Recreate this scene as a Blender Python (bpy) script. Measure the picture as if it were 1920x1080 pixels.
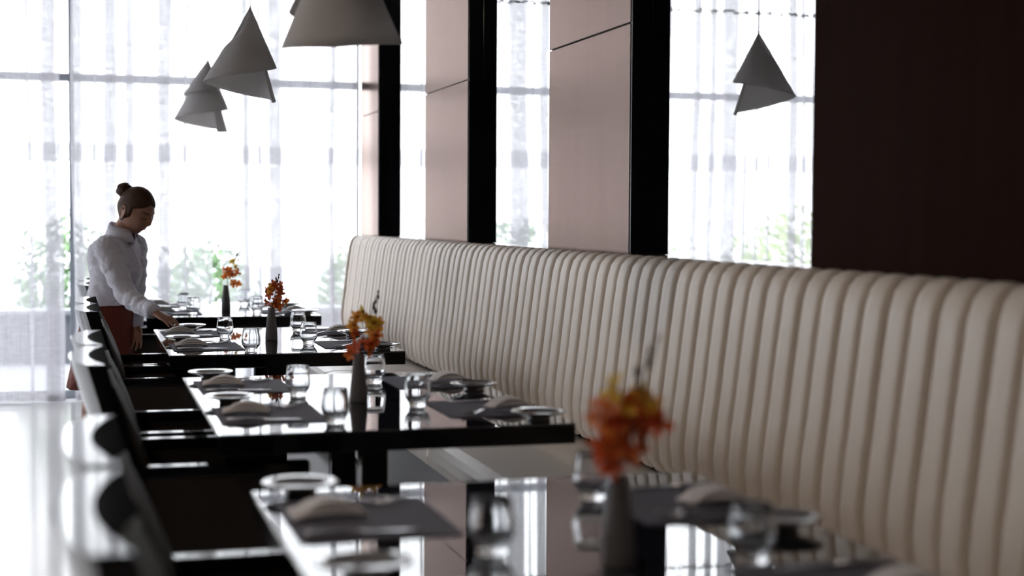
import bpy, bmesh, math, random
from mathutils import Vector, Matrix
random.seed(7)
PI = math.pi
S = bpy.context.scene
C = S.collection
for o in list(bpy.data.objects): bpy.data.objects.remove(o)

# ------------------------------------------------------------ camera
YAW, PITCH, ROLL, HC = 0.27927, 0.04739, -0.00575, 1.33
cam_d = bpy.data.cameras.new('camera'); cam = bpy.data.objects.new('camera', cam_d); C.objects.link(cam)
S.camera = cam
cam_d.sensor_width = 36; cam_d.lens = 2801.8 / 1920 * 36
cam_d.clip_start = 0.05; cam_d.clip_end = 200
fwd = Vector((math.sin(YAW)*math.cos(PITCH), math.cos(YAW)*math.cos(PITCH), -math.sin(PITCH)))
right = Vector((math.cos(YAW), -math.sin(YAW), 0)); up = right.cross(fwd)
r2 = right*math.cos(ROLL) - up*math.sin(ROLL); u2 = right*math.sin(ROLL) + up*math.cos(ROLL)
# roll check: image x axis = r2, image up = u2
cam.matrix_world = Matrix(((r2.x,u2.x,-fwd.x,0),(r2.y,u2.y,-fwd.y,0),(r2.z,u2.z,-fwd.z,HC),(0,0,0,1)))
cam_d.dof.use_dof = True; cam_d.dof.focus_distance = 6.7; cam_d.dof.aperture_fstop = 1.75

# ------------------------------------------------------------ world, lights, exposure
W = bpy.data.worlds.new('world'); S.world = W; W.use_nodes = True
nt = W.node_tree; nt.nodes.clear()
wo = nt.nodes.new('ShaderNodeOutputWorld'); bg = nt.nodes.new('ShaderNodeBackground')
bg.inputs[0].default_value = (0.93, 0.965, 1.0, 1); bg.inputs[1].default_value = 5.6
nt.links.new(bg.outputs[0], wo.inputs[0])
S.view_settings.view_transform = 'Standard'; S.view_settings.look = 'None'
S.view_settings.exposure = 0.35; S.view_settings.gamma = 1.0
S.view_settings.use_curve_mapping = False
def area(name, loc, sx, sy, power, col, rot=(0,0,0)):
    l = bpy.data.lights.new(name, 'AREA'); l.shape = 'RECTANGLE'; l.size = sx; l.size_y = sy; l.energy = power; l.color = col
    o = bpy.data.objects.new(name, l); o.location = loc; o.rotation_euler = rot; C.objects.link(o); return o
CEIL = 3.4
# warm fill lamps added unseen in the ceiling behind and beside the camera
WARM_FILL = [(-1.4, -1.2), (-1.4, 1.6), (-1.4, 4.4)]

# ------------------------------------------------------------ materials
M = {}
def mat(name, col, rough=0.5, metal=0.0, spec=0.5, ior=1.5, coat=0.0, sheen=0.0, noise=None, bump=None, trans=0.0, emis=None, stretch=None):
    m = bpy.data.materials.new(name); m.use_nodes = True; t = m.node_tree; b = t.nodes['Principled BSDF']
    b.inputs['Base Color'].default_value = (*col, 1); b.inputs['Roughness'].default_value = rough
    b.inputs['Metallic'].default_value = metal; b.inputs['Specular IOR Level'].default_value = spec
    b.inputs['IOR'].default_value = ior; b.inputs['Coat Weight'].default_value = coat
    b.inputs['Sheen Weight'].default_value = sheen; b.inputs['Transmission Weight'].default_value = trans
    if emis: b.inputs['Emission Color'].default_value = (*emis[0], 1); b.inputs['Emission Strength'].default_value = emis[1]
    if noise or bump:
        tc = t.nodes.new('ShaderNodeTexCoord'); mp = t.nodes.new('ShaderNodeMapping')
        mp.inputs['Scale'].default_value = stretch or (1, 1, 1); t.links.new(tc.outputs['Object'], mp.inputs[0])
    if noise:
        n = t.nodes.new('ShaderNodeTexNoise'); n.inputs['Scale'].default_value = noise[0]; n.inputs['Detail'].default_value = 4
        t.links.new(mp.outputs[0], n.inputs['Vector'])
        mx = t.nodes.new('ShaderNodeMix'); mx.data_type = 'RGBA'
        mx.inputs['A'].default_value = (*[c*(1-noise[1]) for c in col], 1); mx.inputs['B'].default_value = (*[min(1, c*(1+noise[1])) for c in col], 1)
        t.links.new(n.outputs['Fac'], mx.inputs['Factor']); t.links.new(mx.outputs['Result'], b.inputs['Base Color'])
    if bump:
        n2 = t.nodes.new('ShaderNodeTexNoise'); n2.inputs['Scale'].default_value = bump[0]; n2.inputs['Detail'].default_value = 3
        t.links.new(mp.outputs[0], n2.inputs['Vector'])
        bp = t.nodes.new('ShaderNodeBump'); bp.inputs['Strength'].default_value = bump[1]; bp.inputs['Distance'].default_value = 0.004
        t.links.new(n2.outputs['Fac'], bp.inputs['Height']); t.links.new(bp.outputs[0], b.inputs['Normal'])
    M[name] = m; return m
mat('table_black', (0.002, 0.003, 0.005), 0.08, ior=1.4)
mat('table_top_glass', (0.012, 0.013, 0.02), 0.02, ior=2.3)
mat('edge_rim', (0.35, 0.33, 0.30), 0.25, metal=0.9)
mat('black_gloss', (0.004, 0.005, 0.008), 0.10, ior=1.5)
mat('black_lacquer', (0.003, 0.004, 0.006), 0.09, ior=1.5)
mat('black_satin', (0.003, 0.004, 0.006), 0.55, spec=0.08, ior=1.2)
mat('brown_leather', (0.016, 0.012, 0.011), 0.55, bump=(120, 0.15), spec=0.3)
mat('grey_leather', (0.05, 0.046, 0.040), 0.6, spec=0.2, bump=(90, 0.15))
mat('cream_leather', (0.62, 0.54, 0.47), 0.48, noise=(3, 0.04), bump=(150, 0.12))
mat('seat_leather', (0.55, 0.50, 0.46), 0.30, noise=(3, 0.04), bump=(150, 0.08))
mat('fascia', (0.16, 0.16, 0.18), 0.4, noise=(8, 0.1), stretch=(1, 1, 8))
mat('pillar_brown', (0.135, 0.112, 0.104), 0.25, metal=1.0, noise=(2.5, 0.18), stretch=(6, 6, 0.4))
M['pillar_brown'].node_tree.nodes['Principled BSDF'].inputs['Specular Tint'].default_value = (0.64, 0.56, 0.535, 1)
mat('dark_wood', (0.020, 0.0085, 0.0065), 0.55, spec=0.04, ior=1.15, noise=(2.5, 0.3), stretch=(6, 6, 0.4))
mat('pillar_core', (0.002, 0.003, 0.004), 0.25, spec=0.25)
mat('ledge', (0.42, 0.38, 0.36), 0.15, ior=1.6)
mat('floor', (0.50, 0.49, 0.50), 0.13, ior=1.6, noise=(1.2, 0.06))
mat('wall_dark', (0.035, 0.03, 0.03), 0.5)
mat('wall_pale', (0.45, 0.42, 0.40), 0.7)
mat('ceiling', (0.40, 0.38, 0.36), 0.8)
mat('alu', (0.30, 0.33, 0.37), 0.4, metal=0.3)
mat('placemat', (0.12, 0.12, 0.155), 0.7, bump=(700, 0.5), spec=0.15)
mat('napkin', (0.62, 0.60, 0.62), 0.9, sheen=0.2, bump=(500, 0.3))
mat('china', (0.16, 0.16, 0.175), 0.10, coat=0.8)
mat('steel', (0.62, 0.62, 0.66), 0.16, metal=1.0)
mat('vase', (0.11, 0.108, 0.12), 0.55, bump=(200, 0.1))
mat('stem', (0.05, 0.035, 0.02), 0.6)
mat('bud', (0.05, 0.02, 0.02), 0.6)
mat('paint_white', (0.8, 0.8, 0.8), 0.5)
mat('skin', (0.31, 0.155, 0.105), 0.5, noise=(20, 0.06))
mat('hair', (0.05, 0.022, 0.012), 0.6, spec=0.2, bump=(60, 0.8), stretch=(1, 6, 1))
mat('brow', (0.03, 0.015, 0.01), 0.7)
mat('lips', (0.40, 0.12, 0.10), 0.4)
mat('shirt', (0.78, 0.78, 0.88), 0.8, bump=(60, 0.3))
mat('skirt', (0.15, 0.025, 0.014), 0.75, bump=(40, 0.4), noise=(5, 0.15))
mat('button', (0.7, 0.7, 0.7), 0.3)
mat('shoe', (0.01, 0.01, 0.01), 0.3)
mat('cord', (0.03, 0.03, 0.03), 0.6)
mat('paving', (0.27, 0.28, 0.31), 0.8, noise=(0.8, 0.08))
mat('planter', (0.14, 0.15, 0.17), 0.8, noise=(3, 0.1))
mat('leaf_dark', (0.16, 0.28, 0.12), 0.6, noise=(4, 0.4))
mat('leaf_light', (0.30, 0.42, 0.10), 0.6, noise=(4, 0.4))
mat('bark', (0.22, 0.19, 0.17), 0.9, noise=(10, 0.3))
mat('outer_wall', (0.62, 0.62, 0.64), 0.9)
mat('fill_lamp_glow', (0.9, 0.8, 0.6), 0.5, emis=((1.0, 0.78, 0.55), 12.0))  # glowing disc of the added ceiling fill lamps
for nm, c in dict(petal_orange=(0.75, 0.20, 0.035), petal_amber=(0.72, 0.33, 0.05), petal_rust=(0.42, 0.08, 0.02), petal_yellow=(0.75, 0.50, 0.06), petal_red=(0.60, 0.10, 0.03)).items():
    m = mat(nm, c, 0.55, noise=(60, 0.25))
    t = m.node_tree; b = t.nodes['Principled BSDF']; tl = t.nodes.new('ShaderNodeBsdfTranslucent'); mx = t.nodes.new('ShaderNodeMixShader')
    tl.inputs[0].default_value = (*c, 1); mx.inputs[0].default_value = 0.45
    t.links.new(b.outputs[0], mx.inputs[1]); t.links.new(tl.outputs[0], mx.inputs[2]); t.links.new(mx.outputs[0], t.nodes['Material Output'].inputs[0])
for nm, f_ in (('shirt', 0.22), ('skirt', 0.12)):
    t = M[nm].node_tree; b = t.nodes['Principled BSDF']; tl = t.nodes.new('ShaderNodeBsdfTranslucent'); mx = t.nodes.new('ShaderNodeMixShader')
    tl.inputs[0].default_value = b.inputs['Base Color'].default_value; mx.inputs[0].default_value = f_
    t.links.new(b.outputs[0], mx.inputs[1]); t.links.new(tl.outputs[0], mx.inputs[2]); t.links.new(mx.outputs[0], t.nodes['Material Output'].inputs[0])
# clear glass
m = bpy.data.materials.new('glass'); m.use_nodes = True; b = m.node_tree.nodes['Principled BSDF']
b.inputs['Base Color'].default_value = (0.97, 0.98, 0.99, 1); b.inputs['Transmission Weight'].default_value = 1; b.inputs['Roughness'].default_value = 0.0; b.inputs['IOR'].default_value = 1.5; M['glass'] = m
# window pane: thin glass
m = bpy.data.materials.new('pane'); m.use_nodes = True; t = m.node_tree; t.nodes.remove(t.nodes['Principled BSDF'])
tr = t.nodes.new('ShaderNodeBsdfTransparent'); gl = t.nodes.new('ShaderNodeBsdfGlossy'); gl.inputs['Roughness'].default_value = 0.02; mx = t.nodes.new('ShaderNodeMixShader'); mx.inputs[0].default_value = 0.06
t.links.new(tr.outputs[0], mx.inputs[1]); t.links.new(gl.outputs[0], mx.inputs[2]); t.links.new(mx.outputs[0], t.nodes['Material Output'].inputs[0]); M['pane'] = m
# sheer woven fabric: see-through weave + translucent threads
def sheer(name, col, holes):
    m = bpy.data.materials.new(name); m.use_nodes = True; t = m.node_tree; t.nodes.remove(t.nodes['Principled BSDF'])
    tc = t.nodes.new('ShaderNodeTexCoord')
    def nz(scale, st, det=3):
        mp = t.nodes.new('ShaderNodeMapping'); mp.inputs['Scale'].default_value = st; n = t.nodes.new('ShaderNodeTexNoise')
        n.inputs['Scale'].default_value = scale; n.inputs['Detail'].default_value = det
        t.links.new(tc.outputs['Object'], mp.inputs[0]); t.links.new(mp.outputs[0], n.inputs['Vector']); return n.outputs['Fac']
    ad = t.nodes.new('ShaderNodeMath'); ad.operation = 'ADD'
    t.links.new(nz(110, (1, 0.2, 0.03)), ad.inputs[0]); t.links.new(nz(40, (0.3, 0.1, 1)), ad.inputs[1])
    mr = t.nodes.new('ShaderNodeMapRange'); mr.inputs['From Min'].default_value = 0.75; mr.inputs['From Max'].default_value = 1.25
    mr.inputs['To Min'].default_value = holes - 0.07; mr.inputs['To Max'].default_value = holes + 0.07; t.links.new(ad.outputs[0], mr.inputs['Value'])
    tr = t.nodes.new('ShaderNodeBsdfTransparent'); tl = t.nodes.new('ShaderNodeBsdfTranslucent'); df = t.nodes.new('ShaderNodeBsdfDiffuse')
    tl.inputs[0].default_value = (*col, 1); df.inputs[0].default_value = (*col, 1)
    a = t.nodes.new('ShaderNodeMixShader'); a.inputs[0].default_value = 0.5; t.links.new(tl.outputs[0], a.inputs[1]); t.links.new(df.outputs[0], a.inputs[2])
    b = t.nodes.new('ShaderNodeMixShader'); t.links.new(mr.outputs[0], b.inputs[0]); t.links.new(a.outputs[0], b.inputs[1]); t.links.new(tr.outputs[0], b.inputs[2])
    t.links.new(b.outputs[0], t.nodes['Material Output'].inputs[0]); M[name] = m
sheer('sheer', (0.55, 0.54, 0.57), 0.42)
# paper lamp shade: diffuse + some translucence
m = bpy.data.materials.new('paper'); m.use_nodes = True; t = m.node_tree; b = t.nodes['Principled BSDF']; b.inputs['Base Color'].default_value = (0.60, 0.58, 0.59, 1); b.inputs['Roughness'].default_value = 0.8
tl = t.nodes.new('ShaderNodeBsdfTranslucent'); tl.inputs[0].default_value = (0.7, 0.68, 0.66, 1); mx = t.nodes.new('ShaderNodeMixShader'); mx.inputs[0].default_value = 0.40
t.links.new(b.outputs[0], mx.inputs[1]); t.links.new(tl.outputs[0], mx.inputs[2]); t.links.new(mx.outputs[0], t.nodes['Material Output'].inputs[0]); M['paper'] = m

# ------------------------------------------------------------ helpers
def link(name, me, m, parent=None, smooth=False, loc=None):
    if m and not me.materials: me.materials.append(M[m])
    if smooth: me.polygons.foreach_set('use_smooth', [True]*len(me.polygons)); me.update()
    o = bpy.data.objects.new(name, me); C.objects.link(o)
    if parent: o.parent = parent
    if loc: o.location = loc
    return o
def me_from(name, vs, fs):
    me = bpy.data.meshes.new(name); me.from_pydata([tuple(v) for v in vs], [], fs); me.update(); return me
class MB:
    def __init__(s): s.v = []; s.f = []
    def add(s, vs, fs, mtx=None):
        n = len(s.v); s.v += [(mtx @ Vector(v)) if mtx else Vector(v) for v in vs]; s.f += [tuple(i+n for i in f) for f in fs]; return s
    def box(s, x0, x1, y0, y1, z0, z1, mtx=None):
        vs = [(x0,y0,z0),(x1,y0,z0),(x1,y1,z0),(x0,y1,z0),(x0,y0,z1),(x1,y0,z1),(x1,y1,z1),(x0,y1,z1)]
        return s.add(vs, [(0,3,2,1),(4,5,6,7),(0,1,5,4),(1,2,6,5),(2,3,7,6),(3,0,4,7)], mtx)
    def loft(s, rings, cap=True, closed=True, mtx=None):
        n = len(rings[0]); vs = [p for r in rings for p in r]; fs = []
        for i in range(len(rings)-1):
            for j in range(n if closed else n-1):
                k = (j+1) % n; fs.append((i*n+j, i*n+k, (i+1)*n+k, (i+1)*n+j))
        if cap and closed: fs.append(tuple(range(n-1, -1, -1))); fs.append(tuple((len(rings)-1)*n+j for j in range(n)))
        return s.add(vs, fs, mtx)
    def lathe(s, prof, seg=24, mtx=None, cap=True):
        return s.loft([[(r*math.cos(2*PI*j/seg), r*math.sin(2*PI*j/seg), z) for j in range(seg)] for r, z in prof], cap, True, mtx)
    def tube(s, pts, rad, seg=8, round_ends=False, flat=1.0):
        pts = [Vector(p) for p in pts]; n = len(pts); rad = rad if isinstance(rad, (list, tuple)) else [rad]*n
        if round_ends:
            a = (pts[0]-pts[1]).normalized(); b = (pts[-1]-pts[-2]).normalized()
            P = []; R = []
            for q in (0.95, 0.6): P.append(pts[0]+a*rad[0]*q); R.append(rad[0]*math.sqrt(1-q*q))
            P += pts; R += list(rad)
            for q in (0.6, 0.95): P.append(pts[-1]+b*rad[-1]*q); R.append(rad[-1]*math.sqrt(1-q*q))
            pts, rad, n = P, R, len(P)
        rings = []; ref = Vector((0, 0, 1))
        for i in range(n):
            d = (pts[min(i+1, n-1)]-pts[max(i-1, 0)]).normalized()
            if abs(d.dot(ref)) > 0.95: ref = Vector((1, 0, 0)) if abs(d.x) < 0.9 else Vector((0, 1, 0))
            a = d.cross(ref).normalized(); b = a.cross(d).normalized(); ref = b
            rings.append([pts[i]+a*math.cos(2*PI*j/seg)*rad[i]+b*math.sin(2*PI*j/seg)*rad[i]*flat for j in range(seg)])
        return s.loft(rings)
    def me(s, name): return me_from(name, s.v, s.f)
    def build(s, name, m, parent=None, smooth=False, loc=None): return link(name, s.me(name), m, parent, smooth, loc)
def bevel(o, w=0.004, seg=2):
    b = o.modifiers.new('bevel', 'BEVEL'); b.width = w; b.segments = seg; b.limit_method = 'ANGLE'; b.angle_limit = 0.6; return o
def box(name, x0, x1, y0, y1, z0, z1, m, parent=None, bv=0.0):
    o = MB().box(x0, x1, y0, y1, z0, z1).build(name, m, parent)
    if bv: bevel(o, bv)
    return o
def tag(o, label=None, cat=None, group=None, kind=None):
    if label: o['label'] = label
    if cat: o['category'] = cat
    if group: o['group'] = group
    if kind: o['kind'] = kind
    return o
def empty(name, loc=(0,0,0), rz=0.0, label=None, cat=None, group=None, kind=None):
    o = bpy.data.objects.new(name, None); o.empty_display_size = 0.05; C.objects.link(o); o.location = loc; o.rotation_euler = (0,0,rz)
    return tag(o, label, cat, group, kind)
def kids(o, tree): return tree.get(o.name, [])
def dup(root, loc, rz, label, group=None):
    tree = {}
    for q in bpy.data.objects:
        if q.parent: tree.setdefault(q.parent.name, []).append(q)
    def rec(o, par):
        c = o.copy(); C.objects.link(c)
        if par: c.parent = par
        for ch in kids(o, tree): rec(ch, c)
        return c
    r = rec(root, None); r.location = loc; r.rotation_euler = (0, 0, rz); r['label'] = label
    if group: r['group'] = group
    return r

# ------------------------------------------------------------ setting: shell
YW = 11.0                                                   # curtain plane; glass sits behind it
floor = box('floor', -6.4, 8.0, -4.5, 11.6, -0.1, 0.0, 'floor'); tag(floor, 'pale polished stone floor', kind='structure')
cl = box('ceiling', -6.4, 8.0, -4.5, 11.6, CEIL, CEIL+0.15, 'ceiling'); tag(cl, 'ceiling', kind='structure')
wl = MB().box(-6.55, -6.4, -4.5, 7.6, 0, CEIL).box(-6.55, -6.4, 11.2, 11.6, 0, CEIL).build('wall_left', 'wall_dark'); tag(wl, kind='structure')
wb = box('wall_rear', -6.4, 8.0, -4.65, -4.5, 0, CEIL, 'wall_dark'); tag(wb, kind='structure')
wo_ = box('wall_outer', 8.0, 8.15, -4.5, 11.6, 0, CEIL, 'wall_pale'); tag(wo_, kind='structure')
wf = box('wall_front', -6.4, -5.9, 11.25, 11.4, 0, CEIL, 'wall_dark'); tag(wf, kind='structure')
# windows: one framed window per bay, floor to ceiling
GY = 11.30
bays = [(-5.9, -4.28), (-4.28, -2.18), (-2.18, -0.08), (-0.08, 2.02), (2.22, 4.15), (4.15, 6.10), (6.10, 8.0)]
for i, (a, b) in enumerate(bays+[(7.6, 9.4), (9.4, 11.2)]):
    w = empty('window_%d' % (i+1), ((a+b)/2, GY, 0), kind='structure')
    if i >= len(bays): w.location = (-6.48, (a+b)/2, 0); w.rotation_euler = (0, 0, PI/2)  # last two: unseen side windows, added to bring more daylight onto the banquette
    h = (b-a)/2; fr = MB()
    fr.box(-h, h, -0.05, 0.05, 0.0, 0.06).box(-h, h, -0.05, 0.05, CEIL-0.06, CEIL)
    fr.box(-h, -h+0.018, -0.012, 0.012, 0.06, CEIL-0.06).box(h-0.018, h, -0.012, 0.012, 0.06, CEIL-0.06)
    bevel(fr.build('window_frame', 'alu', w), 0.002)
    box('transom', -h+0.018, h-0.018, -0.04, 0.04, 2.29, 2.345, 'alu', w, 0.003)
    box('glass_pane', -h+0.018, h-0.018, -0.006, 0.006, 0.06, 2.29, 'pane', w)
    box('glass_pane', -h+0.018, h-0.018, -0.006, 0.006, 2.345, CEIL-0.06, 'pane', w)

# ------------------------------------------------------------ partition wall with pillars
wr = empty('wall_right', (0, 0, 0), kind='structure')
XP, XT = 2.02, 2.185
LOW = 1.165
box('low_wall', XP+0.004, XT-0.01, -4.5, 11.2, 0, LOW, 'pillar_core', wr)
bevel(box('ledge', 2.004, XT+0.01, -4.5, 11.2, LOW, LOW+0.022, 'ledge', wr), 0.004)
ZT = 2.077
for (y0, y1) in [(10.52, 11.2), (7.94, 9.0), (5.42, 6.455), (2.87, 3.915), (0.3, 1.35), (-2.2, -1.2)]:
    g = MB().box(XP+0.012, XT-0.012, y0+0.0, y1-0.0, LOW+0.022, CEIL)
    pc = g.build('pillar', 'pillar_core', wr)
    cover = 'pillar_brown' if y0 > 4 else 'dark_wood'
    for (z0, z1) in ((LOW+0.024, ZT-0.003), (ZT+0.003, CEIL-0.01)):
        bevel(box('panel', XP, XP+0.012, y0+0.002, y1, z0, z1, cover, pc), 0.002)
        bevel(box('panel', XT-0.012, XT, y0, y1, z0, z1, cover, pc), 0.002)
    for (x0, x1) in ((XP+0.004, XP+0.081), (XP+0.084, XT-0.004)):
        bevel(box('end_panel', x0, x1, y0-0.010, y0, LOW+0.024, CEIL-0.01, 'black_gloss', pc), 0.002)

# ------------------------------------------------------------ banquette
bq = empty('banquette', (1.7, 5.9, 0), label='long cream leather banquette with tall vertically channelled back along the partition', cat='banquette')
BO = Vector((1.7, 5.9, 0))
Y0, Y1 = 0.2, 10.95
PIT = 0.1135
prof = [(1.865, 0.475), (1.835, 0.52), (1.826, 0.60), (1.835, 0.70), (1.848, 0.80), (1.862, 0.92), (1.876, 1.03), (1.888, 1.11), (1.902, 1.155), (1.925, 1.183), (1.955, 1.194), (1.985, 1.188), (1.998, 1.165)]
def channel_mesh(w, seed):
    rnd = random.Random(seed); vs = []; fs = []; K = 13
    cw = rnd.uniform(-0.004, 0.004)
    for (x, z) in prof:
        for k in range(K):
            u = math.sin(PI/2*(-1 + 2*k/(K-1))); y = u*w/2
            d = 0.048*(abs(u)**9)
            i = prof.index((x, z)); a = prof[max(i-1, 0)]; b = prof[min(i+1, len(prof)-1)]
            tx, tz = b[0]-a[0], b[1]-a[1]; l = math.hypot(tx, tz); nx, nz = -tz/l, tx/l
            vs.append((x-BO.x-nx*d+cw*0.4, y, z-nz*d))
    n = len(prof)
    for i in range(n-1):
        for k in range(K-1): fs.append((i*K+k, i*K+k+1, (i+1)*K+k+1, (i+1)*K+k))
    # close the back
    bk = len(vs)
    for k in (0, K-1):
        for (x, z) in (prof[0], prof[-1]): vs.append((2.0-BO.x, vs[k][1], z))
    me = me_from('channel', vs, fs); me.materials.append(M['cream_leather'])
    me.polygons.foreach_set('use_smooth', [True]*len(me.polygons)); return me
chm = [channel_mesh(PIT, s) for s in range(4)]
nch = int((Y1-Y0)/PIT)
for i in range(nch):
    o = bpy.data.objects.new('back_channel', chm[(i*7) % 4]); C.objects.link(o); o.parent = bq
    o.location = (0, Y0+PIT*(i+0.5)-BO.y, 0)
box('back_board', 1.955-BO.x, 2.0-BO.x, Y0-BO.y, Y1-BO.y, 0.1, 1.13, 'black_satin', bq)
# end cheek of the back by the window
sp = []
for yy in (Y1, Y1+0.03): sp.append([(x-BO.x, yy-BO.y, z) for x, z in prof]+[(2.0-BO.x, yy-BO.y, 0.40), (1.86-BO.x, yy-BO.y, 0.40)])
MB().loft(sp).build('end_cheek', 'cream_leather', bq)
# seat cushions
yy = Y1
seat_prof = [(1.30, 0.35), (1.283, 0.365), (1.275, 0.40), (1.279, 0.435), (1.296, 0.455), (1.34, 0.465), (1.6, 0.462), (1.90, 0.455), (1.90, 0.35)]
k = 0
while yy > Y0:
    y0 = max(Y0, yy-1.33)
    rings = []
    L = yy-y0
    for t_, sc in ((0.0, 0.012), (0.004, 0.005), (0.014, 0.0), (L-0.014, 0.0), (L-0.004, 0.005), (L, 0.012)):
        rings.append([(x-BO.x+(sc if x < 1.5 else 0), y0+t_-BO.y, z-(sc if z > 0.4 else 0)) for x, z in seat_prof])
    MB().loft(rings).build('seat_cushion', 'seat_leather', bq, smooth=False)
    box('base_panel', 1.335-BO.x, 1.36-BO.x, y0+0.002-BO.y, yy-0.002-BO.y, 0.09, 0.35, 'fascia', bq, 0.002)
    yy = y0; k += 1
box('plinth', 1.40-BO.x, 2.0-BO.x, Y0-BO.y, Y1-BO.y, 0.0, 0.345, 'black_satin', bq)

# ------------------------------------------------------------ curtains
def curtain(name, xa, xb, label, seed, y=YW, z0=0.012, z1=3.30, tape=None):
    rnd = random.Random(seed); n = 0; pts = []; x = xa; s = 0
    # a folded ground line: broad irregular pleats, some doubled back on themselves
    line = []
    while x < xb:
        w = rnd.uniform(0.07, 0.20); d = rnd.uniform(0.025, 0.06); over = rnd.choice([0.1, 0.35, 0.5, 0.7, 0.9])*w
        line.append((x, w, d, over)); x += w
    sc = (xb-xa)/(x-xa)
    K = 14; rows = [z0, 0.5, 1.1, 1.7, 2.3, 2.9, z1]
    vs = []; cols = 0
    base = []
    for (x0, w, d, ov) in line:
        for k in range(K):
            t = k/K
            xx = x0 + w*t + ov*math.sin(2*PI*t)*0.78
            yy = d*(0.5-0.5*math.cos(2*PI*t)) + 0.006*math.sin(9*PI*t)
            base.append((min(xb-0.025, max(xa+0.025, xa+(xx-xa)*sc)), yy, w, rnd.uniform(-1, 1)))
    ph = rnd.uniform(0, 6)
    for zi, z in enumerate(rows):
        for j, (xx, yy, w, q) in enumerate(base):
            dr = 0.012*math.sin(z*1.3+ph+xx*3.0)+0.006*math.sin(z*2.9+xx*7)
            flat = 1.0-0.35*(z/z1)
            vs.append((xx+dr, y+yy*flat+0.006*math.sin(z*2+xx*5), z if zi else z+0.006*math.sin(xx*9)))
    nb = len(base); fs = []
    for i in range(len(rows)-1):
        for j in range(nb-1): fs.append((i*nb+j, i*nb+j+1, (i+1)*nb+j+1, (i+1)*nb+j))
    r = empty(name, ((xa+xb)/2, y, 0), label=label, cat='curtain')
    me = me_from('cloth', [(v[0]-(xa+xb)/2, v[1]-y, v[2]) for v in vs], fs); link('cloth', me, 'sheer', r, True)
    hz = rnd
    # hem: doubled cloth strip following the folds at the bottom
    hv = []; 
    for z in (z0, z0+0.05):
        for (xx, yy, w, q) in base: hv.append((xx-(xa+xb)/2+0.012*math.sin(z*1.3+ph+xx*3.0)+0.006*math.sin(z*2.9+xx*7), yy+0.004, z+0.006*math.sin(xx*9)))
    link('hem', me_from('hem', hv, [(j, j+1, nb+j+1, nb+j) for j in range(nb-1)]), 'sheer', r, True)
    if tape:
        b = MB(); xx = xa
        for j in range(0, nb-1, 2):
            if base[j][1] < 0.02 + 0.03*rnd.random():
                a_, b_ = base[j], base[j+1]
                b.box(a_[0]-(xa+xb)/2-0.008, b_[0]-(xa+xb)/2+0.012, a_[1]-0.008, a_[1]-0.003, tape-0.006+0.01*math.sin(j), tape+0.006+0.01*math.sin(j))
        o = b.build('heading_tape', 'cord', r); o['kind'] = 'stuff'
    return r
curtain('sheer_curtain', -5.85, -3.0, 'white sheer curtain far off to the side of the waitress, out of view', 5)
curtain('sheer_curtain', -2.98, -0.115, 'white sheer curtain at the floor-lit corner with grey-blue folds, left of the waitress', 3)
curtain('sheer_curtain', -0.095, 0.93, 'white sheer curtain hanging behind the waitress and the paper lamps', 11)
curtain('sheer_curtain', 0.93, 2.0, 'white sheer curtain gathered beside the end of the banquette', 23)
curtain('sheer_curtain', 2.22, 4.10, 'white sheer curtain seen beyond the partition through its narrow openings', 31, tape=2.965)
curtain('sheer_curtain', 4.105, 6.05, 'white sheer curtain behind the single lamp beyond the partition', 47, tape=2.965)
cr = box('curtain_rail', -5.9, 2.0, YW-0.02, YW+0.10, 3.31, 3.36, 'alu'); tag(cr, 'ceiling rail carrying the sheer curtains over the dining tables', 'curtain rail')
cr = box('curtain_rail', 2.22, 7.95, YW-0.02, YW+0.10, 3.31, 3.36, 'alu'); tag(cr, 'ceiling rail carrying the sheer curtains beyond the partition', 'curtain rail')

# ------------------------------------------------------------ tables
TW, TL, TH = 0.994, 1.458, 0.75
TX = 0.3386
TY = [8.677+TL/2, 6.310+TL/2, 3.984+TL/2, 1.695+TL/2]      # T1 (window) .. T4 (front)
TN = ['table beside the curtain', 'table the waitress sets', 'table before the waitress\'s', 'blurred front table']
def make_table(label):
    r = empty('dining_table', label=label, cat='table', group='black dining tables along the banquette')
    hx, hy = TW/2, TL/2
    bevel(box('table_top', -hx, hx, -hy, hy, 0.692, 0.744, 'table_black', r), 0.003)
    bevel(box('glass_surface', -hx, hx, -hy, hy, 0.744, 0.750, 'table_top_glass', r), 0.002)
    box('edge_strip', -hx-0.0025, -hx, -hy, hy, 0.742, 0.7495, 'edge_rim', r, 0.001)
    for sy in (-0.28, 0.28):
        bevel(box('post', -0.04, 0.04, sy-0.04, sy+0.04, 0.02, 0.66, 'black_lacquer', r), 0.004)
        bevel(box('base_plate', -0.30, 0.30, sy-0.09, sy+0.09, 0.0, 0.02, 'black_lacquer', r), 0.004)
    box('sub_frame', -0.35, 0.35, -0.42, 0.42, 0.66, 0.692, 'black_satin', r)
    return r
t0 = make_table('black glossy dining table beside the window curtain, topped by pale orange orchids')
TLAB = [None, 'black glossy dining table the waitress is laying, with the dark rust orchid',
        'black glossy dining table with the amber orchid, one before the waitress\'s table', 'blurred black glossy dining table closest in view, with the red orange orchid']
for i, y in enumerate(TY):
    loc = (TX+TW/2, y, 0)
    if i == 0: t0.location = loc
    else: dup(t0, loc, 0, TLAB[i])

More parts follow.
